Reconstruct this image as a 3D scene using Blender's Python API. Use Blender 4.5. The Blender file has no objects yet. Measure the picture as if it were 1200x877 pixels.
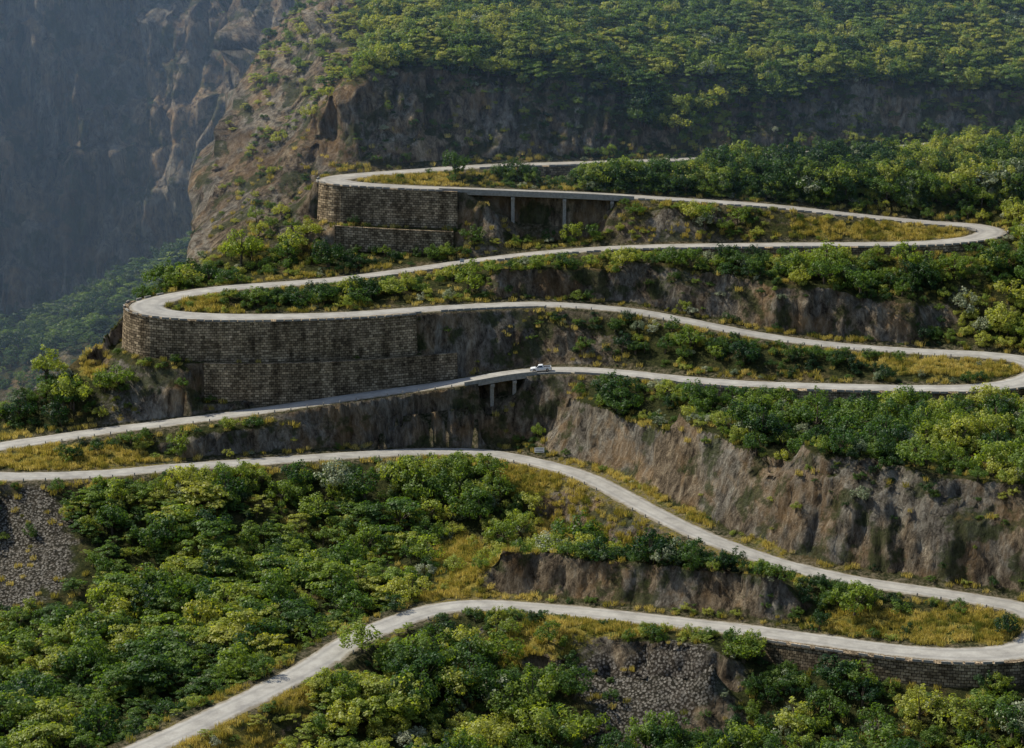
import bpy, math, random, time
import numpy as np
from mathutils import Vector, Matrix
T0=time.time()
rng=np.random.default_rng(7); random.seed(7)
F=2865.0; PITCH=math.radians(14.5); CP,SP=math.cos(PITCH),math.sin(PITCH)
def ray(u,v,Y):
    a=(u-600)/F; b=(438.5-v)/F
    t=Y/(CP+b*SP)
    return (t*a, Y, t*(-SP+b*CP))
def proj(x,y,z):
    d=y*CP-z*SP
    return 600+F*x/d, 438.5-F*(y*SP+z*CP)/d
def sstep(a,b,x):
    t=np.clip((x-a)/(b-a),0,1); return t*t*(3-2*t)
# ---------------- noise
_perm=np.random.default_rng(3).permutation(256); _val=np.random.default_rng(4).random(256)*2-1
def vnoise(x,y,s=0):
    xi=np.floor(x).astype(int); yi=np.floor(y).astype(int); fx=x-xi; fy=y-yi
    fx=fx*fx*fx*(fx*(fx*6-15)+10); fy=fy*fy*fy*(fy*(fy*6-15)+10)
    def h(a,b): return _val[_perm[(_perm[(a+s)&255]+b)&255]]
    return (h(xi,yi)*(1-fx)+h(xi+1,yi)*fx)*(1-fy)+(h(xi,yi+1)*(1-fx)+h(xi+1,yi+1)*fx)*fy
def fbm(x,y,o=4,s=0):
    r=0;a=1;t=0
    for k in range(o):
        r=r+a*vnoise(x*2**k+17.3*k,y*2**k+5.1*k,s+k*13); t+=a; a*=.5
    return r/t
# ---------------- road chain
CTRL=[(1320,150,702),(1200,160,698),(1080,170,696),(1000,176,694),(860,184,690),(780,188,688),(650,192,684),(560,195,680),(450,203,673),(405,207,668),
(390,211,663),(410,215,658.5),(470,219,657),(600,224,656.5),(700,228,656),(780,233,655),(900,241,653),(1000,252,651),(1100,262,649),(1145,265,646),
(1162,271,641),(1145,279,635.5),(1100,284,633),(1050,286,633),(900,287,634),(760,289,637),(680,293,638.5),(600,300,638),(540,308,637),(470,318,632),
(400,327,626),(330,333,621),(260,338,615),(205,347,609.5),(172,357,603),(185,366,597),(240,371,595),(330,371,595),(420,368,598),(500,362,603),
(600,357,609),(660,357,611),(740,364,611),(800,375,607),(870,389,601),(940,400,597),(1020,408,595),(1100,413,593),(1160,416,591),(1205,423,587),
(1222,435,580),(1200,447,573),(1150,454,569),(1080,455,569),(980,453,571),(880,450,575),(800,444,581),(720,436,589),(660,433,592),(600,437,592),
(530,449,589),(450,460,587),(380,470,584),(300,482,581),(200,495,577),(100,508,573),(0,523,567),(-60,533,562),(-85,545,555),(-60,555,549),
(0,558,547.5),(40,558,548.5),(120,555,552),(200,548,558),(300,541,564),(400,534,571),(500,529,577),(570,531,577),(630,542,569),(680,556,559),
(720,575,548),(760,597,536),(810,622,523),(860,642,513),(920,662,504),(1000,680,496),(1080,692,490),(1150,703,485),(1200,714,480),(1228,733,471),
(1215,755,462),(1180,765,458.5),(1120,767,458),(1050,762,461),(960,750,468),(880,739,475),(800,730,481),(700,719,488),(620,712,493),(560,709,495),
(510,714,492),(460,730,484),(410,752,474),(370,778,462),(320,805,451),(260,835,440),(200,863,430),(150,885,423),(80,915,414),(0,950,405)]
C3=np.array([ray(*c) for c in CTRL])
def catmull(P,n=14):
    out=[];idx=[]
    Q=np.vstack([2*P[0]-P[1],P,2*P[-1]-P[-2]])
    for i in range(1,len(Q)-2):
        p0,p1,p2,p3=Q[i-1],Q[i],Q[i+1],Q[i+2]
        for k in range(n):
            t=k/n
            out.append(.5*((2*p1)+(-p0+p2)*t+(2*p0-5*p1+4*p2-p3)*t*t+(-p0+3*p1-3*p2+p3)*t**3)); idx.append(i-1+t)
    out.append(P[-1]);idx.append(len(P)-1)
    return np.array(out),np.array(idx)
D,DI=catmull(C3)
L=np.r_[0,np.cumsum(np.linalg.norm(np.diff(D[:,:2],axis=0),axis=1))]
S=np.arange(0,L[-1],1.0)
R=np.stack([np.interp(S,L,D[:,k]) for k in range(3)],1); RI=np.interp(S,L,DI)
def smooth(a,w):
    k=np.ones(w)/w; p=w//2
    return np.convolve(np.pad(a,p,mode='edge'),k,'valid')
for k,w in ((0,5),(1,5),(2,15)): R[:,k]=smooth(R[:,k],w)
Tn=np.gradient(R[:,:2],axis=0); Tn/=np.linalg.norm(Tn,axis=1)[:,None]
N=np.stack([-Tn[:,1],Tn[:,0]],1)   # left normal
def wbump(c,w): return np.exp(-((RI-c)/w)**2)
HALF=3.1+1.2*wbump(10,1.6)+0.9*wbump(20,1.8)+1.5*wbump(34.5,2)+1.5*wbump(50,2)+1.4*wbump(68,2)+1.5*wbump(89.7,2)+.4*sstep(88,92,RI)
# ---------------- terrain grid
xs=np.arange(-250,250.1,0.8)
ys=np.concatenate([np.arange(340,415,1.2),np.arange(415,712,0.5),np.arange(712,1010,1.1)])
NX,NY=len(xs),len(ys)
num=np.zeros((NY,NX)); cnt=np.zeros((NY,NX))
ydx=np.arange(NY)
def cells(x,y):
    ix=np.rint((x-xs[0])/0.8).astype(int); iy=np.rint(np.interp(y,ys,ydx)).astype(int)
    ok=(ix>=0)&(ix<NX)&(y>=ys[0])&(y<=ys[-1])
    return ix,iy,ok
def paint(x,y,z):
    ix,iy,ok=cells(x,y)
    np.add.at(num,(iy[ok],ix[ok]),z[ok]); np.add.at(cnt,(iy[ok],ix[ok]),1)
def pline(pts,world=False):
    P=np.array(pts,float) if world else np.array([ray(*p) for p in pts])
    l=np.r_[0,np.cumsum(np.linalg.norm(np.diff(P[:,:2],axis=0),axis=1))]
    s=np.arange(0,l[-1],.35)
    paint(np.interp(s,l,P[:,0]),np.interp(s,l,P[:,1]),np.interp(s,l,P[:,2]))
Sf=np.arange(0,S[-1],0.3)
Rf=np.stack([np.interp(Sf,S,R[:,k]) for k in range(3)],1); RIf=np.interp(Sf,S,RI)
Nf=np.stack([np.interp(Sf,S,N[:,k]) for k in range(2)],1); Hf=np.interp(Sf,S,HALF)
def feature(i0,i1,side,prof,taper=True):
    m=(RIf>=i0)&(RIf<=i1); e=np.minimum(RIf[m]-i0,i1-RIf[m]); e=np.clip(e/0.35,0.15,1)
    if not taper: e=e*0+1
    for d,dz in prof:
        paint(Rf[m,0]+side*Nf[m,0]*d,Rf[m,1]+side*Nf[m,1]*d,Rf[m,2]+dz*e)
WALLS=[(10.2,12.55,-1,5.0,0,10.0),(10.9,12.5,-1,9.6,-10,6.5),(4.7,6.6,1,5.0,0,3.6),
(33.7,38.8,-1,5.8,0,10.0),(36.0,39.3,-1,8.4,-10,9.5),
(50.5,56,1,5.2,0,2.6),(90.2,94.8,1,5.6,0,4.6),(20.8,25.5,1,4.9,0,1.6)]
BRIDGES=[(12.5,14.45,-1),(58.65,59.75,1)]
natural=[
 (34.0,35.9,-1,[(9.5,-11.5),(12.5,-16)],False),
 (12.7,14.3,-1,[(1.6,-8.5),(6.5,-12.5)]),(58.75,59.7,1,[(1.6,-5),(6,-8)],False),
 (59.7,61.2,1,[(6.2,-5),(8,-8)],False),
 (39.6,47,1,[(6.2,0.3),(10.0,7.5)]),
 (41.5,47,1,[(12,10.5)]),
 (77.6,88,1,[(6.5,.5),(12,13.5)]),(80,88,1,[(14.5,17)]),(83,88.5,1,[(17.5,21)]),
 (73,77.4,1,[(6,.3),(9,6)]),
 (94.5,99,-1,[(6,.2),(10,8.5)]),
 (1,9,-1,[(7,1)]),
 (15,19,-1,[(5.2,-.2),(8,-2)]),
 (14.6,17.5,1,[(6,.2)]),
 (100,107,-1,[(6,0),(9,-3)]),
 (99,107,1,[(6,0),(12,-5)]),
 (95,99,1,[(6,.3),(13,.4),(20,-4)]),
]
for n_ in natural: feature(*n_)
for (i0,i1,side,d,zt,h) in WALLS:
    if zt==0: feature(i0,i1,side,[(d+.08*h-.3,-h),(d+.08*h+.6,-h)],h<9)
    else: feature(i0,i1,side,[(d-.9,zt),(d+.08*h-.2,zt-h),(d+.08*h+.6,zt-h)],False)
pline([(1320,100,716),(1200,105,714),(1100,105,712),(1000,108,710),(900,120,707),(800,122,707),(700,108,706),(600,90,705),(500,76,702),(450,80,700),(400,104,691)])
pline([(1500,0,750),(1320,0,748),(1100,0,750),(900,0,751),(700,0,746),(500,0,747),(380,0,744)])
pline([(1600,-120,800),(1100,-120,800),(700,-120,795),(400,-130,800)])
# buttress ridge and rim
pline([(352,-130,800),(340,-40,775),(322,20,765),(295,80,745),(270,160,715),(252,240,690),(236,300,664),(205,333,632),(168,345,616),(120,398,602),(60,448,592),(0,490,585),(-100,560,577)])
pline([(385,112,692),(372,150,690),(345,235,676),(300,290,652)])
pline([(355,60,735),(335,120,718),(312,200,690),(290,260,668)])
pline([(-112,625,-178),(-128,606,-190),(-150,590,-205)],True)
# gorge
pline([(-88,830,-160),(-108,760,-190),(-122,700,-210),(-128,660,-218),(-140,628,-224),(-160,600,-232),(-185,570,-240),(-215,520,-245),(-225,450,-250),(-235,345,-255)],True)
# far cliff
pline([(-60,470,760),(0,450,765),(100,410,770),(170,380,785),(230,340,796)])
pline([(-400,370,832),(0,370,834),(120,340,836),(200,310,830),(290,220,818)])
pline([(-400,180,856),(0,180,858),(110,160,864),(220,120,852),(300,60,842)])
pline([(-400,0,884),(0,10,888),(90,60,882),(180,30,876),(260,-20,870),(330,-60,868)])
pline([(-500,-150,910),(0,-150,915),(150,-160,910),(330,-160,900)])
pline([(-245,1005,30),(245,1005,40)],True)
# lower forest
pline([(-100,690,512),(100,692,514),(300,682,520),(430,660,530),(520,640,540)])
pline([(-100,800,470),(60,790,475),(200,770,482),(330,735,490)])
pline([(-300,877,430),(0,870,436),(110,860,440)])
pline([(640,610,550),(720,640,530),(820,680,508)])
# foreground
pline([(350,877,434),(500,877,442),(700,877,449),(850,877,449),(1000,877,441),(1200,877,433),(1400,877,430)])
pline([(620,790,471),(700,800,467),(800,812,462),(880,815,458)])
pline([(300,980,405),(700,990,410),(1200,990,400)])
pline([(-100,342,-232),(100,342,-238),(245,342,-240)],True)
Z=np.full((NY,NX),np.nan); m=cnt>0; Z[m]=num[m]/cnt[m]
num[:]=0;cnt[:]=0
for d in np.arange(-6.4,6.41,0.3):
    lim=Hf+1.25
    ok=np.abs(d)<=lim
    side=1 if d>0 else -1
    for (i0,i1,s_,wd,zt,h) in WALLS:
        if zt==0 and s_==side: ok&=~((RIf>=i0)&(RIf<=i1)&(abs(d)>wd-.95))
    for (i0,i1,s_) in BRIDGES:
        if s_==side: ok&=~((RIf>=i0+.1)&(RIf<=i1-.1)&(abs(d)>0.2))
    paint(Rf[ok,0]+Nf[ok,0]*d,Rf[ok,1]+Nf[ok,1]*d,Rf[ok,2]-0.12-0.03*max(0,abs(d)-3.4))
m=cnt>0; Z[m]=num[m]/cnt[m]; ROADM=m.copy()
def solve(Z):
    levels=[Z]
    while min(levels[-1].shape)>24:
        a=levels[-1]; h,w=a.shape; h2,w2=(h+1)//2,(w+1)//2
        b=np.full((h2*2,w2*2),np.nan); b[:h,:w]=a
        b=b.reshape(h2,2,w2,2).transpose(0,2,1,3).reshape(h2,w2,4)
        c=np.sum(~np.isnan(b),2); s=np.nansum(b,2)
        levels.append(np.where(c>0,s/np.maximum(c,1),np.nan))
    X=None
    for li,a in enumerate(levels[::-1]):
        h,w=a.shape; fixed=~np.isnan(a)
        if X is None: X=np.full((h,w),np.nanmean(a)); its=1500
        else:
            Xu=np.repeat(np.repeat(X,2,0),2,1)[:h,:w]; P=np.pad(Xu,1,mode='edge')
            X=(P[:-2,1:-1]+P[2:,1:-1]+P[1:-1,:-2]+P[1:-1,2:]+2*Xu)/6; its=150
        X[fixed]=a[fixed]
        for _ in range(its):
            P=np.pad(X,1,mode='edge')
            X=.25*(P[:-2,1:-1]+P[2:,1:-1]+P[1:-1,:-2]+P[1:-1,2:]); X[fixed]=a[fixed]
    return X
Z=solve(Z)
GX,GY=np.meshgrid(xs,ys)
def distfield(px,py):
    sx=xs[::3]; sy=ys[::3]; gx,gy=np.meshgrid(sx,sy); f=np.full(gx.size,1e9); g=np.stack([gx.ravel(),gy.ravel()],1)
    for k in range(0,len(px),40):
        dd=(g[:,0,None]-px[None,k:k+40])**2+(g[:,1,None]-py[None,k:k+40])**2
        f=np.minimum(f,dd.min(1))
    f=np.sqrt(f).reshape(gx.shape)
    tmp=np.stack([np.interp(xs,sx,r) for r in f]); return np.stack([np.interp(ys,sy,tmp[:,j]) for j in range(NX)],1)
dist=distfield(R[::2,0],R[::2,1])
wx=[];wy=[]
for (i0,i1,s_,wd,zt,h) in WALLS:
    mm=(RI>=i0)&(RI<=i1); wx.append(R[mm,0]+s_*N[mm,0]*wd);wy.append(R[mm,1]+s_*N[mm,1]*wd)
wdist=distfield(np.concatenate(wx)[::2],np.concatenate(wy)[::2])
gzy=np.gradient(Z,ys,axis=0); gzx=np.gradient(Z,xs,axis=1); slope=np.hypot(gzx,gzy)
free=sstep(5.5,12,dist)*sstep(2,10,wdist)
Z2=Z+free*(2.2*fbm(GX/24,GY/24,5)+0.5*fbm(GX/4,GY/4,3,50))
big=sstep(735,810,GY)*sstep(10,-45,GX)
mid=sstep(-30,-58,GX)*sstep(640,665,GY)*(1-big)
Z2+=big*5*fbm(GX/60,GY/60,4,80)
cm=sstep(.7,1.4,slope)*sstep(5.2,8.5,dist)*sstep(3,10,wdist)
def bil_(n): return 2.2*np.abs(n)-.6
ridg=bil_(fbm(GX/6+2*fbm(GX/30,Z/60,2,9),Z/45,4,120))+0.6*fbm(GX/2.2,Z/6,3,30)+.7*fbm(GX/14,Z/14,3,77)+.5*(np.abs(fbm(GX/3.2+1.5*fbm(GX/9,Z/9,2,3),Z/5,2,55))-.3)
ridgb=bil_(fbm(GX/40+.6*fbm(GX/50,Z/80,2,5),Z/130,5,170))
disp=cm*(ridg*(1.4+3.0*big+1.6*mid+1.3*(GY>688))+(big*20+mid*6)*ridgb)
nl=np.maximum(slope,1e-3)
VX=GX-gzx/nl*disp; VY=GY-gzy/nl*disp
Z2+=cm*(0.4+.9*big+mid*.6)*np.sin(Z/2.3+3*fbm(GX/20,GY/20,2,7))
def sampZ(x,y):
    fx=(x-xs[0])/0.8; fy=np.interp(y,ys,ydx); ix=np.clip(fx.astype(int),0,NX-2); iy=np.clip(fy.astype(int),0,NY-2)
    return ix,iy,fx-ix,fy-iy
def bil(A,x,y):
    ix,iy,a,b=sampZ(x,y)
    return (A[iy,ix]*(1-a)+A[iy,ix+1]*a)*(1-b)+(A[iy+1,ix]*(1-a)+A[iy+1,ix+1]*a)*b
def spots(lst):
    M=np.zeros_like(Z)
    for (u,v,Y,rx,ry) in lst:
        p=ray(u,v,Y); M=np.maximum(M,np.exp(-(((GX-p[0])/rx)**2+((GY-p[1])/ry)**2)**1.5))
    return M
grass=spots([(1110,435,582,17,5),(1060,273,641,16,5),(960,268,643,7,3),(1130,735,471,15,8),(1040,722,474,13,6),(700,600,548,15,17),(640,575,562,11,9),(760,640,528,13,9),(850,670,510,14,8),
 (100,530,560,28,5),(30,540,558,14,5),(680,745,478,21,5),(620,750,476,11,6),(250,870,428,14,10),(490,210,665,13,4),(235,354,604,5,3),(560,690,500,13,9),(540,640,525,6,14),(950,685,497,11,5),
 (300,835,446,10,5),(1180,740,469,8,8),(110,420,596,4,5)])
grass=np.clip(grass*(1.0+1.0*fbm(GX/7,GY/7,3,200))+.3*sstep(.45,.68,fbm(GX/12,GY/12,3,260)),0,1)
scree=spots([(775,825,460,11,9),(20,630,524,12,17),(735,862,452,9,6),(700,812,464,5,6)])
scree=np.clip(scree*1.4*(1+.9*fbm(GX/4,GY/4,3,210)),0,1)
rocky=np.clip(mid*1.0+big*sstep(822,830,GY),0,1)
# ---------------- mesh helpers
def new_obj(name,verts,faces,mat=None,smooth=False,parent=None,uv=None):
    me=bpy.data.meshes.new(name); me.from_pydata([tuple(map(float,v)) for v in verts],[],[tuple(f) for f in faces])
    if uv is not None:
        l=me.uv_layers.new(name='UVMap')
        l.data.foreach_set('uv',np.array([uv[lv.vertex_index] for lv in me.loops],dtype=np.float32).ravel())
    if smooth: me.polygons.foreach_set('use_smooth',[True]*len(me.polygons))
    if mat: me.materials.append(mat)
    me.update()
    o=bpy.data.objects.new(name,me); bpy.context.scene.collection.objects.link(o)
    if parent: o.parent=parent
    return o
def quadmesh(name,co,faces4,mat,smooth=False):
    me=bpy.data.meshes.new(name); nv=len(co); nf=len(faces4)
    me.vertices.add(nv); me.vertices.foreach_set('co',np.asarray(co,dtype=np.float32).ravel())
    me.loops.add(nf*4); me.loops.foreach_set('vertex_index',np.asarray(faces4,dtype=np.int32).ravel())
    me.polygons.add(nf); me.polygons.foreach_set('loop_start',np.arange(0,nf*4,4,dtype=np.int32))
    try: me.polygons.foreach_set('loop_total',np.full(nf,4,dtype=np.int32))
    except Exception: pass
    if smooth: me.polygons.foreach_set('use_smooth',np.ones(nf,dtype=bool))
    me.update(calc_edges=True); me.validate()
    if mat: me.materials.append(mat)
    return me
# ---------------- materials
class NT:
    def __init__(s,name):
        s.m=bpy.data.materials.new(name); s.m.use_nodes=True; s.t=s.m.node_tree; s.t.nodes.clear(); s.out=s.n('ShaderNodeOutputMaterial')
    def n(s,ty,**k):
        x=s.t.nodes.new(ty)
        for a,b in k.items(): setattr(x,a,b)
        return x
    def l(s,a,b): s.t.links.new(a,b)
    def noise(s,vec,scale,detail=5,rough=.6,dist=0):
        x=s.n('ShaderNodeTexNoise'); x.inputs['Scale'].default_value=scale; x.inputs['Detail'].default_value=detail; x.inputs['Roughness'].default_value=rough; x.inputs['Distortion'].default_value=dist
        if vec is not None: s.l(vec,x.inputs['Vector'])
        return x.outputs['Fac']
    def ramp(s,fac,stops):
        r=s.n('ShaderNodeValToRGB'); e=r.color_ramp.elements
        while len(e)<len(stops): e.new(.5)
        for q,(p,c) in zip(e,stops): q.position=p; q.color=(*c,1) if len(c)==3 else c
        s.l(fac,r.inputs['Fac']); return r.outputs['Color']
    def mix(s,f,a,b,bt='MIX'):
        x=s.n('ShaderNodeMix',data_type='RGBA',blend_type=bt)
        for i,v in ((0,f),(6,a),(7,b)):
            if hasattr(v,'is_linked') or hasattr(v,'links'): s.l(v,x.inputs[i])
            elif isinstance(v,(int,float)): x.inputs[i].default_value=v
            else: x.inputs[i].default_value=(*v,1)
        return x.outputs[2]
    def math(s,op,a,b=0.0,c=None,clamp=False):
        x=s.n('ShaderNodeMath',operation=op); x.use_clamp=clamp
        for i,v in enumerate((a,b) if c is None else (a,b,c)):
            if isinstance(v,(int,float)): x.inputs[i].default_value=v
            else: s.l(v,x.inputs[i])
        return x.outputs[0]
    def maprange(s,v,a,b):
        x=s.n('ShaderNodeMapRange',interpolation_type='SMOOTHSTEP'); x.inputs[1].default_value=a; x.inputs[2].default_value=b; s.l(v,x.inputs[0]); return x.outputs[0]
    def mapping(s,vec,sc):
        x=s.n('ShaderNodeMapping'); x.inputs['Scale'].default_value=sc; s.l(vec,x.inputs['Vector']); return x.outputs[0]
    def attr(s,name,ty='GEOMETRY'):
        x=s.n('ShaderNodeAttribute',attribute_name=name,attribute_type=ty); return x.outputs['Fac']
    def bsdf(s,col,rough=.9,bump=None,strength=.5,bd=.3,spec=.2):
        b=s.n('ShaderNodeBsdfPrincipled')
        if isinstance(col,tuple): b.inputs['Base Color'].default_value=(*col,1)
        else: s.l(col,b.inputs['Base Color'])
        b.inputs['Roughness'].default_value=rough; b.inputs['Specular IOR Level'].default_value=spec
        if bump is not None:
            q=s.n('ShaderNodeBump'); q.inputs['Strength'].default_value=strength; q.inputs['Distance'].default_value=bd; s.l(bump,q.inputs['Height']); s.l(q.outputs[0],b.inputs['Normal'])
        s.l(b.outputs[0],s.out.inputs['Surface']); return b
def terrain_mat():
    s=NT('hillside_ground'); g=s.n('ShaderNodeNewGeometry'); pos=g.outputs['Position']
    sx=s.n('ShaderNodeSeparateXYZ'); s.l(g.outputs['Normal'],sx.inputs[0])
    n1=s.noise(pos,.12,5,.6); n2=s.noise(pos,1.1,5,.7)
    streak=s.noise(s.mapping(pos,(1,1,.24)),.5,8,.82,.3)
    streak2=s.noise(s.mapping(pos,(1,1,.4)),.06,5,.65,.8)
    rock=s.ramp(streak,[(.36,(.025,.018,.012)),(.45,(.16,.12,.08)),(.54,(.34,.26,.17)),(.65,(.60,.49,.35))])
    rock2=s.ramp(streak,[(.36,(.035,.03,.025)),(.47,(.21,.18,.14)),(.65,(.54,.49,.40))])
    rock=s.mix(s.maprange(streak2,.45,.55),rock,rock2)
    rock=s.mix(s.math('MULTIPLY',s.maprange(s.noise(pos,.07,4,.65,.3),.50,.62),.6),rock,s.mix(.6,rock,(.46,.27,.11)))
    mac=s.noise(s.mapping(pos,(1,1,.35)),.035,6,.7,.5)
    rock=s.mix(.75,rock,s.ramp(mac,[(.38,(.42,.41,.40)),(.5,(.92,.92,.92)),(.62,(1.4,1.36,1.28))]),'MULTIPLY')
    rock=s.mix(s.math('MULTIPLY',s.maprange(n1,.52,.59),.75),rock,s.ramp(n2,[(.35,(.022,.034,.012)),(.65,(.085,.11,.03))]))
    grd=s.ramp(n2,[(.3,(.022,.03,.01)),(.5,(.055,.064,.018)),(.7,(.13,.125,.04))])
    grd=s.mix(s.maprange(n1,.51,.70),grd,s.ramp(n2,[(.3,(.07,.058,.022)),(.7,(.26,.19,.085))]))
    gr=s.ramp(s.noise(pos,2.2,5,.75),[(.3,(.16,.125,.022)),(.5,(.42,.33,.06)),(.7,(.60,.49,.16))])
    gr=s.mix(s.maprange(s.noise(pos,.3,5,.65),.48,.62),gr,s.ramp(n2,[(.3,(.07,.085,.02)),(.7,(.18,.21,.045))]))
    grd=s.mix(s.maprange(s.math('ADD',s.attr('grass'),s.math('MULTIPLY',s.math('SUBTRACT',n2,.5),.8)),.25,.5),grd,gr)
    dirt=s.ramp(n2,[(.3,(.13,.105,.06)),(.7,(.36,.29,.19))])
    grd=s.mix(s.math('MULTIPLY',s.attr('dirt'),s.maprange(n2,.35,.65)),grd,dirt)
    nz=s.math('ADD',sx.outputs[2],s.math('MULTIPLY',s.math('SUBTRACT',n2,.5),.5))
    nz=s.math('SUBTRACT',nz,s.math('MULTIPLY',s.attr('rocky'),.26))
    col=s.mix(s.maprange(nz,.82,.64),grd,rock)
    vor=s.n('ShaderNodeTexVoronoi'); vor.inputs['Scale'].default_value=1.9; s.l(pos,vor.inputs['Vector'])
    bw=s.n('ShaderNodeRGBToBW'); s.l(vor.outputs['Color'],bw.inputs[0])
    sc=s.mix(s.maprange(vor.outputs['Distance'],.35,.65),s.ramp(bw.outputs[0],[(.2,(.18,.15,.12)),(.8,(.50,.45,.38))]),(.05,.042,.033))
    col=s.mix(s.math('MULTIPLY',s.maprange(s.attr('scree'),.3,.5),.88),col,sc)
    h=s.math('ADD',s.math('MULTIPLY',streak,1.8),s.math('MULTIPLY',n2,.5))
    s.bsdf(col,.95,h,1.0,2.0,.1); return s.m
def road_mat():
    s=NT('worn_road_surface'); g=s.n('ShaderNodeNewGeometry'); pos=g.outputs['Position']
    n1=s.noise(pos,.25,5,.65); n2=s.noise(pos,3,5,.7)
    c=s.ramp(n1,[(.3,(.27,.25,.22)),(.5,(.38,.355,.31)),(.7,(.47,.445,.39))])
    c=s.mix(.5,c,s.ramp(n2,[(.3,(.65,.63,.6)),(.7,(1,1,1))]),'MULTIPLY')
    e=s.attr('edge')
    ee=s.math('ADD',e,s.math('MULTIPLY',s.math('SUBTRACT',s.noise(pos,.8,5,.7),.5),.7))
    c=s.mix(s.math('MULTIPLY',s.maprange(ee,.72,1.0),.85),c,(.18,.145,.09))
    tr=s.maprange(s.math('ABSOLUTE',s.math('SUBTRACT',e,.5)),.22,.0)
    c=s.mix(s.math('MULTIPLY',tr,.4),c,(.19,.18,.165))
    s.bsdf(c,.85,n2,.2,.03,.3); return s.m
def wall_mat(name='stone_masonry',dark=(.19,.155,.115),light=(.62,.52,.39)):
    s=NT(name); tc=s.n('ShaderNodeUVMap'); g=s.n('ShaderNodeNewGeometry')
    wob=s.n('ShaderNodeTexNoise'); wob.inputs['Scale'].default_value=.9; s.l(g.outputs['Position'],wob.inputs['Vector'])
    va=s.n('ShaderNodeVectorMath',operation='MULTIPLY_ADD'); s.l(wob.outputs['Color'],va.inputs[0]); va.inputs[1].default_value=(.35,.25,0); s.l(tc.outputs[0],va.inputs[2])
    b=s.n('ShaderNodeTexBrick'); s.l(va.outputs[0],b.inputs['Vector'])
    b.inputs['Scale'].default_value=1.0; b.inputs['Brick Width'].default_value=.95; b.inputs['Row Height'].default_value=.62; b.inputs['Mortar Size'].default_value=.055; b.inputs['Mortar Smooth'].default_value=.3
    b.inputs['Color1'].default_value=(*dark,1); b.inputs['Color2'].default_value=(*light,1); b.inputs['Mortar'].default_value=(.06,.048,.034,1)
    st=s.noise(s.mapping(g.outputs['Position'],(1,1,.14)),.35,6,.7)
    n=s.noise(g.outputs['Position'],1.8,5,.7); bigp=s.noise(g.outputs['Position'],.09,4,.6)
    c=s.mix(.85,b.outputs['Color'],s.ramp(st,[(.36,(.28,.25,.2)),(.5,(.78,.74,.66)),(.62,(1.15,1.1,1.02))]),'MULTIPLY')
    c=s.mix(.7,c,s.ramp(n,[(.3,(.5,.5,.5)),(.7,(1.35,1.28,1.16))]),'MULTIPLY')
    c=s.mix(.7,c,s.ramp(bigp,[(.4,(.55,.52,.48)),(.6,(1.2,1.14,1.06))]),'MULTIPLY')
    s.bsdf(c,.95,s.math('SUBTRACT',s.math('MULTIPLY',n,.8),b.outputs['Fac']),1.0,.3,.1); return s.m
def plain(name,col,rough=.8,var=.3,metal=0,spec=.3):
    s=NT(name); g=s.n('ShaderNodeNewGeometry'); n=s.noise(g.outputs['Position'],1.7,5,.7)
    c=s.mix(1,col,s.ramp(n,[(.3,(1-var,)*3),(.7,(1,1,1))]),'MULTIPLY')
    b=s.bsdf(c,rough,n,.2,.02,spec); b.inputs['Metallic'].default_value=metal; return s.m
def leaf_mat(name,stops,trans=.4,tcol=(1.95,1.95,.6)):
    s=NT(name); oi=s.n('ShaderNodeObjectInfo'); g=s.n('ShaderNodeNewGeometry')
    f=s.math('ADD',s.math('MULTIPLY',oi.outputs['Random'],.85),s.math('MULTIPLY',s.math('SUBTRACT',s.attr('tint','INSTANCER'),.35),.6))
    c=s.ramp(f,stops)
    v=s.math('ADD',.65,s.math('MULTIPLY',g.outputs['Random Per Island'],.85))
    hs=s.n('ShaderNodeHueSaturation'); s.l(c,hs.inputs['Color']); s.l(v,hs.inputs['Value'])
    d=s.n('ShaderNodeBsdfPrincipled'); s.l(hs.outputs[0],d.inputs['Base Color']); d.inputs['Roughness'].default_value=.5; d.inputs['Specular IOR Level'].default_value=.25
    t=s.n('ShaderNodeBsdfTranslucent'); s.l(s.mix(1,hs.outputs[0],tcol,'MULTIPLY'),t.inputs['Color'])
    m=s.n('ShaderNodeMixShader'); m.inputs[0].default_value=trans; s.l(d.outputs[0],m.inputs[1]); s.l(t.outputs[0],m.inputs[2]); s.l(m.outputs[0],s.out.inputs['Surface']); return s.m
MT=terrain_mat(); MR=road_mat(); MW=wall_mat(); MC=plain('weathered_concrete',(.40,.37,.32),.85,.5)
ML=leaf_mat('shrub_leaves',[(0,(.018,.046,.018)),(.3,(.04,.085,.022)),(.55,(.085,.14,.028)),(.8,(.17,.22,.04)),(1,(.29,.30,.07))])
ML2=leaf_mat('acacia_leaves',[(0,(.032,.072,.018)),(.35,(.08,.14,.028)),(.7,(.17,.225,.038)),(1,(.29,.29,.058))],.42)
ML3=leaf_mat('pale_leaves',[(0,(.16,.20,.11)),(.5,(.26,.29,.17)),(1,(.40,.41,.28))],.3,(1.1,1.1,.8))
MB=plain('bark',(.12,.09,.06),.9,.4)
MG=leaf_mat('dry_grass_blades',[(0,(.14,.16,.03)),(.4,(.38,.31,.065)),(1,(.60,.49,.17))],.4,(1.1,1.05,.7))
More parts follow.
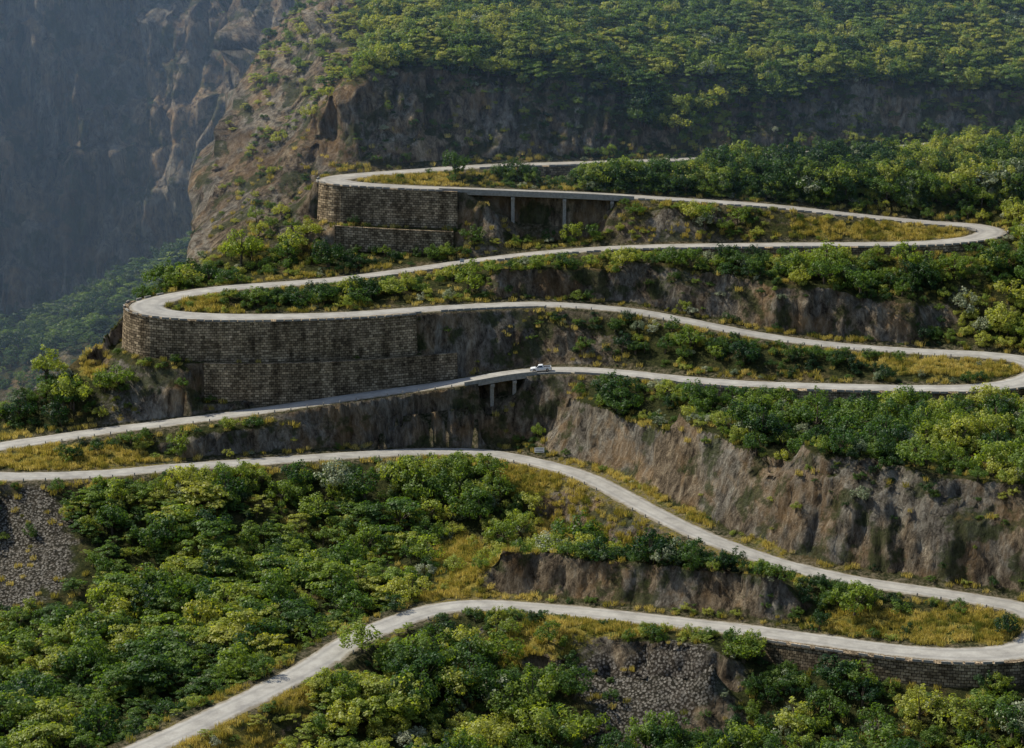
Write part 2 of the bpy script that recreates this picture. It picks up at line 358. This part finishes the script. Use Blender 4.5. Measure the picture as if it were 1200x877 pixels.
# ---------------- terrain mesh
idx=np.arange(NX*NY).reshape(NY,NX)
fq=np.stack([idx[:-1,:-1],idx[:-1,1:],idx[1:,1:],idx[1:,:-1]],-1).reshape(-1,4)
me=quadmesh('hillside_terrain',np.stack([VX,VY,Z2],-1).reshape(-1,3),fq,MT,True)
def addattr(me,name,a,ty='FLOAT'):
    at=me.attributes.new(name,ty,'POINT'); at.data.foreach_set('value' if ty!='FLOAT_VECTOR' else 'vector',np.asarray(a,dtype=np.float32 if ty!='INT' else np.int32).ravel())
addattr(me,'grass',grass); addattr(me,'scree',scree); addattr(me,'dirt',sstep(7,4.6,dist)); addattr(me,'rocky',rocky)
o=bpy.data.objects.new('hillside_terrain',me); bpy.context.scene.collection.objects.link(o)
# distant ground
gx=np.concatenate([np.arange(-6000,-600,300),np.arange(-600,601,30),np.arange(900,6001,300)]).astype(float); gy=np.concatenate([np.arange(-3000,-100,200),np.arange(-100,1300,20),np.arange(1300,6001,300)]).astype(float)
AX,AY=np.meshgrid(gx,gy)
za=np.where(AY<345,-3-.69*np.clip(AY,-20,345),-241-14)
za=np.where(AY<-20,10+.1*(-20-AY)*0.3,za)
za=za+sstep(850,1050,AY)*285+6*fbm(AX/90,AY/90,4)*sstep(20,200,np.abs(AY)+np.abs(AX))-8*(AY>60)
inside=(np.abs(AX)<245)&(AY>345)&(AY<1000); za=np.where(inside,-285,za)
side=sstep(240,420,AX)*(AY>345)*(AY<1050); za=za+side*sstep(400,800,AY)*180
gi=np.arange(AX.size).reshape(AX.shape); fq2=np.stack([gi[:-1,:-1],gi[:-1,1:],gi[1:,1:],gi[1:,:-1]],-1).reshape(-1,4)
me=quadmesh('valley_ground',np.stack([AX,AY,za],-1).reshape(-1,3),fq2,MT,True); 
o=bpy.data.objects.new('valley_ground',me); bpy.context.scene.collection.objects.link(o)
# ---------------- road
offs=np.array([-1,-.85,-.5,0,.5,.85,1])
co=[];ed=[]
crown=np.array([-.13,.0,.03,.05,.03,.0,-.13])
jit=np.stack([0.7*fbm(S/3.5,S*0+k*9,4,k*31) for k in range(2)],0)
for k,of in enumerate(offs):
    j=0
    if k==0: j=-np.abs(jit[0])
    if k==6: j=np.abs(jit[1])
    dd=of*HALF+j
    co.append(np.stack([R[:,0]+N[:,0]*dd,R[:,1]+N[:,1]*dd,R[:,2]+crown[k]],1)); ed.append(np.full(len(R),abs(of)))
co=np.stack(co,1); ed=np.stack(ed,1); ri=np.arange(co.shape[0]*7).reshape(-1,7)
fr=np.stack([ri[:-1,:-1],ri[1:,:-1],ri[1:,1:],ri[:-1,1:]],-1).reshape(-1,4)
me=quadmesh('mountain_road',co.reshape(-1,3),fr,MR,True); addattr(me,'edge',ed)
o=bpy.data.objects.new('mountain_road',me); bpy.context.scene.collection.objects.link(o)
# ---------------- ribbons (walls)
def ribbon(name,i0,i1,side,prof,mat,parent=None,step=1,smooth=False):
    ii=np.where((RI>=i0)&(RI<=i1))[0][::step]; V=[];UV=[];n=len(prof(0.5,0))
    for a,i in enumerate(ii):
        p=prof((a+.5)/len(ii),i); acc=0; prev=None
        for d,z in p:
            if prev is not None: acc+=math.hypot(d-prev[0],z-prev[1])
            prev=(d,z)
            V.append((R[i,0]+side*N[i,0]*d,R[i,1]+side*N[i,1]*d,R[i,2]+z)); UV.append((S[i],acc))
    Fc=[]
    for a in range(len(ii)-1):
        for b in range(n-1):
            q=[a*n+b,(a+1)*n+b,(a+1)*n+b+1,a*n+b+1]; Fc.append(q if side<0 else q[::-1])
    return new_obj(name,V,Fc,mat,smooth,parent,UV)
for wi,(i0,i1,side,d,zt,h) in enumerate(WALLS):
    def prof(t,i,d=d,zt=zt,h=h):
        d0=min(HALF[i]+.02,d-.6) if zt==0 else d-.9
        top=zt+(.10 if zt==0 else .05)
        return [(d0,top-.25),(d0,top),(d+.12,top),(d+.12,top-.3),(d,top-.3),(d+.08*h*.5,zt-h*.5),(d+.08*h,zt-h),(d+.08*h+.15,zt-h-2.2)]
    ribbon('retaining_wall',i0,i1,side,prof,MW)
def box(bm_list,c,s,rot=0,taper=1.0):
    V,Fc=bm_list; b=len(V); cr,sr=math.cos(rot),math.sin(rot)
    for z in (-.5,.5):
        k=1 if z<0 else taper
        for x,y in ((-.5,-.5),(.5,-.5),(.5,.5),(-.5,.5)):
            X,Y=x*s[0]*k,y*s[1]*k; V.append((c[0]+X*cr-Y*sr,c[1]+X*sr+Y*cr,c[2]+z*s[2]))
    Fc+= [[b,b+3,b+2,b+1],[b+4,b+5,b+6,b+7]]+[[b+k,b+(k+1)%4,b+4+(k+1)%4,b+4+k] for k in range(4)]
def at(i): 
    k=int(np.argmin(np.abs(RI-i))); return k
for bi,(i0,i1,side) in enumerate(BRIDGES):
    e=bpy.data.objects.new('road_viaduct',None); bpy.context.scene.collection.objects.link(e)
    ribbon('deck',i0-.15,i1+.15,side,lambda t,i:[(0,-.2),(0,-1.0),(HALF[i]+.1,-1.0),(HALF[i]+.9,-.75),(HALF[i]+.9,.12),(HALF[i]+.02,.12),(HALF[i]+.02,-.1)],MC,e)
    ribbon('edge_beam',i0-.15,i1+.15,side,lambda t,i:[(HALF[i]+.55,.12),(HALF[i]+.55,.75),(HALF[i]+.8,.75),(HALF[i]+.8,.12)],MC,e)
    n=[13.0,13.6,14.2] if bi==0 else [59.0,59.4]
    for q in n:
        k=at(q); V=[];Fc=[]; r=math.atan2(Tn[k,1],Tn[k,0])
        for dd in (3.0,):
            x=R[k,0]+side*N[k,0]*dd; y=R[k,1]+side*N[k,1]*dd; zb=float(bil(Z2,np.array([x]),np.array([y]))[0])-1.5; zt=R[k,2]-1.0
            box((V,Fc),(x,y,(zb+zt)/2),(.9,.8,zt-zb),r)
            box((V,Fc),(x-side*N[k,0]*.6,y-side*N[k,1]*.6,zt-.35),(1.0,3.4,.69),r)
        new_obj('pillar',V,Fc,MC,parent=e)
# parapet blocks
V=[];Fc=[]
def dwall(i,side):
    for (a,b,s_,wd,zt,h) in WALLS:
        if zt==0 and s_==side and a<=i<=b: return wd-.12,.10
    return None
for (i0,i1,side,gap) in [(9.7,12.4,-1,0.12),(14.5,19.5,-1,.5),(20,30,1,.12),(33.2,40.5,-1,.15),(50,58.6,1,.3),(89.6,95,1,.5),(4,7,1,.12)]:
    a=S[at(i0)]; b=S[at(i1)]; s=a
    while s<b:
        ln=1.9; k=min(int(s+ln/2),len(S)-1); w=dwall(RI[k],side); d,zz=(w if w else (HALF[k]+.45,-.12))
        hgt=.45*(0.9+.2*random.random())
        if random.random()>.05:
            box((V,Fc),(R[k,0]+side*N[k,0]*d,R[k,1]+side*N[k,1]*d,R[k,2]+zz+hgt/2-.05),(ln,.32,hgt+.1),math.atan2(Tn[k,1],Tn[k,0]),.97)
        s+=ln+gap
for (i0,i1,side,gap) in [(40.6,47.5,-1,4),(59.8,66,1,4),(70,76,-1,5),(77,88,-1,5),(95,104,1,5)]:
    a=S[at(i0)]; b=S[at(i1)]; s=a
    while s<b:
        k=min(int(s),len(S)-1)
        if random.random()>.2: box((V,Fc),(R[k,0]+side*N[k,0]*(HALF[k]+.45),R[k,1]+side*N[k,1]*(HALF[k]+.45),R[k,2]+.2),(.28,.28,.8),math.atan2(Tn[k,1],Tn[k,0]),.85)
        s+=gap
new_obj('roadside_parapet',V,Fc,MC)
# road signs
def sign(px,i,side,w,h,H):
    k=at(i); d=HALF[k]+1.0; x=R[k,0]+side*N[k,0]*d; y=R[k,1]+side*N[k,1]*d; z=R[k,2]-.2
    e=bpy.data.objects.new('road_sign',None); bpy.context.scene.collection.objects.link(e); e.location=(x,y,z)
    V=[];Fc=[]
    for sx in (-w*.35,w*.35): box((V,Fc),(sx,0,H/2),(.09,.09,H))
    new_obj('posts',V,Fc,MBK,parent=e)
    V=[];Fc=[]; box((V,Fc),(0,-.08,H-h/2+.1),(w,.05,h)); new_obj('panel',V,Fc,MWP,parent=e)
    V=[];Fc=[]
    for zz in (.25,-.25): box((V,Fc),(0,-.112,H-h/2+.1+zz*h),(w*.8,.008,h*.14))
    new_obj('lettering',V,Fc,MBK,parent=e)
MWP=plain('white_paint',(.8,.8,.79),.35,.05,0,.5); MBK=plain('dark_metal',(.04,.04,.045),.5,.2)
sign(0,77.8,1,2.4,1.2,2.4)
sign(0,28.0,1,1.1,.9,2.0)
# ---------------- pickup truck
MGL=plain('car_glass',(.02,.025,.03),.08,.1,0,.8); MTY=plain('tyre_rubber',(.02,.02,.02),.85,.2); MRM=plain('wheel_rim',(.45,.45,.46),.35,.1,.8); MLT=plain('tail_lamp',(.45,.02,.02),.3,.1); MHL=plain('head_lamp',(.75,.75,.7),.1,.1)
k=at(58.45); car=bpy.data.objects.new('pickup_truck',None); bpy.context.scene.collection.objects.link(car)
ang=math.atan2(Tn[k,1],Tn[k,0])
car.location=(R[k,0]-N[k,0]*(-1.2),R[k,1]-N[k,1]*(-1.2),R[k,2]+.05); car.rotation_euler=(0,math.atan2(-(R[k+3,2]-R[k-3,2]),6),ang)
def extr(name,outline,w,mat,taper=None,bev=.05,y0=0):
    V=[];n=len(outline)
    for sgn in (-1,1):
        for (x,z) in outline:
            ww=w/2
            if taper: ww=w/2-taper*max(0,z-1.0)
            V.append((x,y0+sgn*ww,z))
    Fc=[list(range(n)),[n+j for j in range(n)][::-1]]+[[j,n+j,n+(j+1)%n,(j+1)%n] for j in range(n)]
    o=new_obj(name,V,Fc,mat,parent=car)
    if bev:
        b=o.modifiers.new('b','BEVEL'); b.width=bev; b.segments=2
    return o
def arch(cx,r,n=7): return [(cx+r*math.cos(math.pi*j/(n-1)),.42+r*math.sin(math.pi*j/(n-1))) for j in range(n)][::-1]
body=[(-2.6,.45)]+[(x,z) for x,z in arch(-1.65,.44)]+[(x,z) for x,z in arch(1.6,.44)]+[(2.45,.42),(2.55,.6),(2.5,.92),(2.35,1.02),(1.25,1.1),(-.55,1.08),(-2.6,1.08)]
extr('body',body,1.8,MWP)
extr('cabin',[(1.2,1.06),(.5,1.66),(.3,1.72),(-.45,1.72),(-.62,1.66),(-.75,1.06)],1.68,MWP,.28)
extr('side_windows',[(.98,1.14),(.46,1.58),(-.40,1.60),(-.58,1.14)],1.72,MGL,.28,0)
extr('windscreen',[(1.20,1.12),(1.24,1.12),(.58,1.64),(.54,1.64)],1.4,MGL,.28,0)
extr('rear_window',[(-.77,1.14),(-.74,1.14),(-.64,1.6),(-.67,1.6)],1.3,MGL,.28,0)
for yy in (-.86,.86): extr('bed_rail',[(-2.58,1.07),(-.8,1.07),(-.8,1.2),(-2.58,1.2)],.07,MWP,None,.02,yy)
extr('bed_floor',[(-2.5,1.085),(-.85,1.085),(-.85,1.1),(-2.5,1.1)],1.6,MBK,None,0)
extr('tailgate',[(-2.62,.6),(-2.56,.6),(-2.56,1.2),(-2.62,1.2)],1.7,MWP,None,.02)
extr('front_bumper',[(2.45,.38),(2.66,.4),(2.66,.6),(2.5,.62)],1.76,MBK,None,.03)
extr('rear_bumper',[(-2.75,.4),(-2.58,.4),(-2.58,.58),(-2.75,.58)],1.7,MBK,None,.03)
for yy in (-.72,.72):
    extr('head_lamp',[(2.5,.74),(2.56,.74),(2.53,.92),(2.46,.92)],.3,MHL,None,0,yy); extr('tail_lamp',[(-2.64,.75),(-2.6,.75),(-2.6,1.05),(-2.64,1.05)],.14,MLT,None,0,yy)
    extr('wing_mirror',[(.75,1.12),(.85,1.12),(.85,1.3),(.75,1.3)],.2,MBK,None,.02,yy*1.36)
def wheel(cx,cy):
    V=[];Fc=[];n=20
    for (r,y) in ((.2,-.10),(.33,-.12),(.37,-.08),(.37,.08),(.33,.12),(.2,.10)):
        for j in range(n): V.append((cx+r*math.cos(2*math.pi*j/n),cy+y,.40+r*math.sin(2*math.pi*j/n)))
    for a in range(5):
        for j in range(n): Fc.append([a*n+j,a*n+(j+1)%n,(a+1)*n+(j+1)%n,(a+1)*n+j])
    new_obj('tyre',V,Fc,MTY,True,car)
    V=[(cx,cy-.07,.4),(cx,cy+.07,.4)];Fc=[]
    for y in (-.09,.09):
        for j in range(n): V.append((cx+.2*math.cos(2*math.pi*j/n),cy+y,.40+.2*math.sin(2*math.pi*j/n)))
    for j in range(n): Fc+= [[0,2+j,2+(j+1)%n],[1,2+n+(j+1)%n,2+n+j]]
    new_obj('rim',V,Fc,MRM,False,car)
for cx in (-1.65,1.6):
    for cy in (-.8,.8): wheel(cx,cy)
# ---------------- plants
def tube(V,Fc,pts,rad,n=5):
    b=len(V)
    for p,r in zip(pts,rad):
        for j in range(n): V.append((p[0]+r*math.cos(2*math.pi*j/n),p[1]+r*math.sin(2*math.pi*j/n),p[2]))
    for a in range(len(pts)-1):
        for j in range(n): Fc.append([b+a*n+j,b+a*n+(j+1)%n,b+(a+1)*n+(j+1)%n,b+(a+1)*n+j])
def leaves(r_,cs,rad,per,size,flat=1.0,upb=.6,cen=(0,0,1.5)):
    out=[]
    for c,r in zip(cs,rad):
        n=int(per*r**2)+6
        d=r_.normal(size=(n,3)); d/=np.linalg.norm(d,axis=1)[:,None]
        p=c+d*(r*(0.55+.5*r_.random(n)))[:,None]*np.array([1,1,flat])
        k_=p[:,2]>0.1; p=p[k_]; d=d[k_]; n=len(p)
        o_=p-np.array(cen); o_/=np.linalg.norm(o_,axis=1)[:,None]
        nr=r_.normal(size=(n,3))*.6+d*.9+o_*.5+np.array([0,0,upb*.6]); nr/=np.linalg.norm(nr,axis=1)[:,None]
        a=np.cross(nr,r_.normal(size=(n,3))); a/=np.linalg.norm(a,axis=1)[:,None]; b=np.cross(nr,a)
        s=size*(.5+1.0*r_.random(n))[:,None]
        q=np.stack([p-a*s*.5,p-b*s*.36,p+a*s*.5,p+b*s*.36],1)
        out.append(q)
    return np.concatenate(out).reshape(-1,3)
def make_plant(cname,kind,seed,leafm):
    r_=np.random.default_rng(seed); V=[];Fc=[]
    if kind=='bush':
        Rr=1.8+.6*r_.random(); H=2.6+1.4*r_.random(); nc=15
        cs=[];rad=[]
        for j in range(nc):
            a=r_.random()*6.28; q=Rr*math.sqrt(r_.random())*.95; zz=.5+(H-.8)*r_.random()*(1-.4*(q/Rr)**2)
            cs.append((q*math.cos(a),q*math.sin(a),zz)); rad.append(.4+.5*r_.random())
        cs=np.array(cs); tube(V,Fc,[(0,0,-.8),(0.05,0,.8),(0,.1,H*.6)],[.16,.11,.05])
        for c in cs[:6]: tube(V,Fc,[(0,0,.3),c*.55,c],[.08,.05,.02],4)
        lv=leaves(r_,cs,rad,105,.31)
    elif kind=='tree':
        Rr=2.2+.7*r_.random(); H=4.6+1.7*r_.random(); cs=[];rad=[]
        for j in range(24):
            a=r_.random()*6.28; th=r_.random()**.8; q=Rr*math.sqrt(r_.random())*1.02; zz=H*.34+H*.58*th*(1-.55*(q/Rr)**2)
            cs.append((q*math.cos(a),q*math.sin(a),zz)); rad.append(.4+.55*r_.random())
        cs=np.array(cs); tube(V,Fc,[(0,0,-1),(.1,0,H*.2),(.0,.1,H*.4),(.1,0,H*.75)],[.24,.19,.14,.05],6)
        for c in cs[:10]: tube(V,Fc,[(.03,.03,H*.28),np.array([c[0]*.5,c[1]*.5,H*.3+(c[2]-H*.3)*.4]),c],[.11,.07,.02],4)
        lv=leaves(r_,cs,rad,90,.32,1,.6,(0,0,H*.5))
    else:
        Rr=2.6+.8*r_.random(); H=3.4+1.4*r_.random(); cs=[];rad=[]
        for j in range(18):
            a=r_.random()*6.28; lay=r_.integers(0,3); q=Rr*math.sqrt(r_.random())*(1,.85,.55)[lay]; zz=H*(.58,.79,.98)[lay]+.15*r_.normal()
            cs.append((q*math.cos(a),q*math.sin(a),zz)); rad.append(.6+.5*r_.random())
        cs=np.array(cs); tube(V,Fc,[(0,0,-1),(.1,.05,H*.25),(.0,.1,H*.45)],[.2,.15,.11],6)
        for c in cs[:12]: tube(V,Fc,[(.02,.08,H*.3),np.array([c[0]*.45,c[1]*.45,H*.5]),c],[.09,.06,.02],4)
        lv=leaves(r_,cs,rad,80,.34,.25,1.6)
    nb=len(V); nfb=len(Fc); nl_=len(lv)//4
    co=np.vstack([np.array([tuple(v) for v in V]),lv]); fa=np.vstack([np.array(Fc),nb+np.arange(nl_*4).reshape(-1,4)])
    me=quadmesh(cname,co,fa,None); me.materials.append(leafm); me.materials.append(MB)
    mi=np.zeros(len(me.polygons),dtype=np.int32); mi[:nfb]=1; me.polygons.foreach_set('material_index',mi)
    return bpy.data.objects.new(cname,me)
def make_col(name,specs):
    c=bpy.data.collections.new(name)
    for j,(k,sd,mt) in enumerate(specs): c.objects.link(make_plant('%s_plant_%02d'%(name,j),k,sd,mt))
    return c
cB=make_col('shrub',[('bush',1,ML),('bush',2,ML),('bush',3,ML),('bush',4,ML),('tree',5,ML),('tree',6,ML),('tree',7,ML),('bush',8,ML3),('bush',9,ML3),('tree',10,ML3)])
cA=make_col('acacia',[('flat',21,ML2),('flat',22,ML2),('flat',23,ML2),('flat',24,ML2),('tree',25,ML2),('tree',26,ML)])
def make_grass(seed):
    r_=np.random.default_rng(seed); V=[];Fc=[]
    for j in range(46):
        a=r_.random()*6.28; q=.75*math.sqrt(r_.random()); x,y=q*math.cos(a),q*math.sin(a); h=.35+.5*r_.random(); dx,dy=r_.normal(size=2)*.18; w=.05; t=r_.random()*3.14
        b=len(V); V+=[(x-w*math.cos(t),y-w*math.sin(t),-.1),(x+w*math.cos(t),y+w*math.sin(t),-.1),(x+dx+w*.5*math.cos(t),y+dy+w*.5*math.sin(t),h),(x+dx-w*.5*math.cos(t),y+dy-w*.5*math.sin(t),h)]; Fc.append([b,b+1,b+2,b+3])
    return quadmesh('grass_tuft',np.array(V),np.array(Fc),MG)
cG=bpy.data.collections.new('grass_tufts')
for j in range(4): cG.objects.link(bpy.data.objects.new('grass_tuft_%d'%j,make_grass(j+50)))
def scatter(name,pts,rot,scl,idx_,tint,coll):
    me=bpy.data.meshes.new(name); me.vertices.add(len(pts)); me.vertices.foreach_set('co',np.asarray(pts,dtype=np.float32).ravel()); me.update()
    addattr(me,'rot',rot,'FLOAT_VECTOR'); addattr(me,'scl',scl,'FLOAT_VECTOR'); addattr(me,'idx',idx_,'INT'); addattr(me,'tint',tint)
    o=bpy.data.objects.new(name,me); bpy.context.scene.collection.objects.link(o)
    ng=bpy.data.node_groups.new(name,'GeometryNodeTree'); ng.interface.new_socket('Geometry',in_out='INPUT',socket_type='NodeSocketGeometry'); ng.interface.new_socket('Geometry',in_out='OUTPUT',socket_type='NodeSocketGeometry')
    i=ng.nodes.new('NodeGroupInput'); ou=ng.nodes.new('NodeGroupOutput'); ip=ng.nodes.new('GeometryNodeInstanceOnPoints'); ci=ng.nodes.new('GeometryNodeCollectionInfo')
    ci.inputs['Collection'].default_value=coll; ci.inputs['Separate Children'].default_value=True; ci.inputs['Reset Children'].default_value=True
    def na(nm,ty):
        n=ng.nodes.new('GeometryNodeInputNamedAttribute'); n.data_type=ty; n.inputs['Name'].default_value=nm; return n.outputs['Attribute']
    ng.links.new(i.outputs[0],ip.inputs['Points']); ng.links.new(ci.outputs[0],ip.inputs['Instance']); ip.inputs['Pick Instance'].default_value=True
    ng.links.new(na('idx','INT'),ip.inputs['Instance Index']); 
    er=ng.nodes.new('FunctionNodeEulerToRotation'); ng.links.new(na('rot','FLOAT_VECTOR'),er.inputs[0]); ng.links.new(er.outputs[0],ip.inputs['Rotation'])
    ng.links.new(na('scl','FLOAT_VECTOR'),ip.inputs['Scale']); ng.links.new(ip.outputs[0],ou.inputs[0])
    md=o.modifiers.new('instances','NODES'); md.node_group=ng; return o
# verge clearance: shrubs are kept low in front of the road so it stays visible
prot=(RI>=4.6)&~((RI>6.3)&(RI<8.2))
ru,rv=proj(R[:,0],R[:,1],R[:,2]); bins={}
for i in np.where(prot)[0]:
    bins.setdefault(int(ru[i]//6),[]).append((rv[i],R[i,1]))
M_=50000
x=rng.uniform(-235,235,M_); y=400+ (960-400)*rng.random(M_)
M2=12000; x=np.r_[x,rng.uniform(-80,215,M2)]; y=np.r_[y,rng.uniform(700,800,M2)]
M3=4500; x=np.r_[x,rng.uniform(20,190,M3)]; y=np.r_[y,rng.uniform(660,692,M3)]
keep=(np.abs(x)<y*.24+18); x=x[keep];y=y[keep]
sl=bil(slope,x,y); ds=bil(dist,x,y); wd=bil(wdist,x,y); gr=bil(grass,x,y); sc=bil(scree,x,y); z=bil(Z2,x,y); rk=bil(rocky,x,y)
dens=1-.88*sstep(1.0,1.8,sl); dens*=1-.88*sstep(.12,.4,gr*(y<705)); dens*=1-.97*sstep(.15,.4,sc); dens*=sstep(4.7,5.4,ds); dens*=sstep(.8,2.0,wd)
pn=fbm(x/14,y/14,3,300); dens*=np.where(y>704,.7+.3*sstep(-.3,.1,pn),.42+.58*sstep(-.3,.15,pn)); dens*=1-.85*rk
keep=rng.random(len(x))<dens; x=x[keep];y=y[keep];z=z[keep];ds=ds[keep];sl=sl[keep];rk=rk[keep]
dx_=bil(VX-GX,x,y); dy_=bil(VY-GY,x,y); x=x+dx_; y=y+dy_
uu,vv=proj(x,y,z)
ll=(uu<480)&(vv>565)&(y<545)
up=(y>704)|ll
q_=rng.random(len(x))
base=np.where(q_<.13,1.1+.5*rng.random(len(x)),.32+.55*rng.random(len(x)))
base=np.where(ll,base*1.15,base); base=np.where(y>704,np.where(q_<.2,1.1+.4*rng.random(len(x)),.5+.45*rng.random(len(x))),base); base=np.where((y<500)&~ll,base*1.1,base)
P=[];Rr=[];Sc=[];Ix=[];Tt=[]; A=([],[],[],[],[])
hs=sstep(5,12,ds)
for j in range(len(x)):
    s=base[j]*(.45+.55*hs[j]); flat=up[j] and random.random()<.75
    if sl[j]>1.2: s=min(s,.9)*.5
    if rk[j]>.4: s*=.6
    H=4.3*s; mpp=y[j]/F
    allowed=1e9; b0=int(uu[j]//6); rb=int(2.2*s/mpp/6)
    for b in range(b0-rb,b0+rb+1):
        for (v_,y_) in bins.get(b,()):
            if y_>y[j] and v_<vv[j]+2: allowed=min(allowed,(vv[j]-v_-2)*mpp)
    if H>allowed and random.random()>.015:
        if allowed<.8: 
            if allowed<.25 or random.random()<.5: continue
            s=.22
        else: s*=allowed/H
    sv=s*random.uniform(.85,1.15); w_=max(s,min(s*1.5,.45))
    tgt=A if flat else (P,Rr,Sc,Ix,Tt)
    tgt[0].append((x[j],y[j],z[j]-.15)); tgt[1].append((random.uniform(-.12,.12),random.uniform(-.12,.12),random.uniform(0,6.28))); tgt[2].append((w_*random.uniform(.9,1.25),w_*random.uniform(.9,1.25),sv))
    if flat: tgt[3].append(random.choice([0,1,2,3,0,1,2,3,4,5,4])); tgt[4].append(.0 if (x[j]<-90 and y[j]>700) else .58+.8*float(fbm(np.array([x[j]/25]),np.array([y[j]/25]),2,400)[0]))  # zero tint in the gorge: cliff shadow put into the leaf colour
    else: tgt[3].append(random.randint(7,9) if random.random()<.06 else (random.randint(4,6) if base[j]>1.1 else random.randint(0,6))); tgt[4].append(.0 if (x[j]<-90 and y[j]>700) else .45+1.1*float(fbm(np.array([x[j]/20]),np.array([y[j]/20]),2,420)[0]))  # gorge shrubs likewise tinted dark to stand in for shade
for (u_,v_,Y_,s_) in [(425,768,468,1.5),(480,800,462,1.7),(540,775,474,1.4),(470,850,448,1.8),(600,855,452,1.5),(640,862,450,1.3),(680,868,449,1.6),(930,850,446,1.6),(1010,835,450,1.3),(1120,850,440,1.5),(870,800,464,1.3),(540,830,457,1.5)]:
    p=ray(u_,v_,Y_); zz=float(bil(Z2,np.array([p[0]]),np.array([p[1]]))[0])
    P.append((p[0],p[1],zz-.2)); Rr.append((0,0,random.uniform(0,6))); Sc.append((s_*1.1,s_*1.1,s_*.95)); Ix.append(random.randint(4,6)); Tt.append(random.uniform(.2,.9))
scatter('shrub_foliage',P,Rr,Sc,Ix,Tt,cB); scatter('acacia_forest',*A,cA)
# grass
M_=80000
x=rng.uniform(-150,150,M_); y=rng.uniform(405,700,M_); gr=bil(grass,x,y); ds=bil(dist,x,y); wd=bil(wdist,x,y); sl=bil(slope,x,y)
pr=np.clip(.8*sstep(.2,.5,gr)+.4*sstep(9,6,ds)*sstep(-.2,.3,fbm(x/6,y/6,2,90))+.05,0,1)*sstep(4.5,5.0,ds)*sstep(.8,1.6,wd)*(1-sstep(1.2,2,sl))
keep=(rng.random(M_)<pr)&(np.abs(x)<y*.22+10); x=x[keep];y=y[keep];z=bil(Z2,x,y); n=len(x)
s=.7+.8*rng.random(n)
scatter('dry_grass',np.stack([x,y,z],1),np.stack([np.zeros(n),np.zeros(n),rng.random(n)*6.28],1),np.stack([s,s,s],1),rng.integers(0,4,n),.45+.9*fbm(x/8,y/8,3,33),cG)
# ---------------- haze volume
def haze(name,lo,hi,den,col,an=.2):
    V=[];Fc=[]; c=[(a+b)/2 for a,b in zip(lo,hi)]; box((V,Fc),c,[b-a for a,b in zip(lo,hi)])
    s=NT(name); v=s.n('ShaderNodeVolumeScatter'); v.inputs['Color'].default_value=(*col,1); v.inputs['Density'].default_value=den; v.inputs['Anisotropy'].default_value=an
    s.l(v.outputs[0],s.out.inputs['Volume']); new_obj(name,V,Fc,s.m)
haze('atmospheric_haze',(-900,650,-320),(900,1500,-15),.0009,(.46,.68,1.0),0)
# ---------------- light
EL,AZ=math.radians(45),math.radians(-66)
d=Vector((math.sin(AZ)*math.cos(EL),math.cos(AZ)*math.cos(EL),math.sin(EL)))
sl_=bpy.data.lights.new('sun','SUN'); sl_.energy=5.0; sl_.angle=math.radians(.5); sl_.color=(1,.96,.84)
so=bpy.data.objects.new('sun',sl_); so.rotation_euler=d.to_track_quat('Z','Y').to_euler(); bpy.context.scene.collection.objects.link(so)
w=bpy.data.worlds.new('World'); bpy.context.scene.world=w; w.use_nodes=True; nt=w.node_tree; bg=nt.nodes['Background']
sk=nt.nodes.new('ShaderNodeTexSky'); sk.sky_type='NISHITA'; sk.sun_disc=False; sk.sun_elevation=EL; sk.sun_rotation=AZ; nt.links.new(sk.outputs[0],bg.inputs[0]); bg.inputs[1].default_value=.15
sc_=bpy.context.scene; sc_.view_settings.view_transform='Standard'; sc_.view_settings.look='None'; sc_.view_settings.exposure=0
cam=bpy.data.cameras.new('camera'); cam.lens=36*F/1200; cam.sensor_width=36; cam.sensor_fit='HORIZONTAL'; cam.clip_end=9000; cam.clip_start=.5
co_=bpy.data.objects.new('camera',cam); co_.rotation_euler=(math.pi/2-PITCH,0,0); sc_.collection.objects.link(co_); sc_.camera=co_
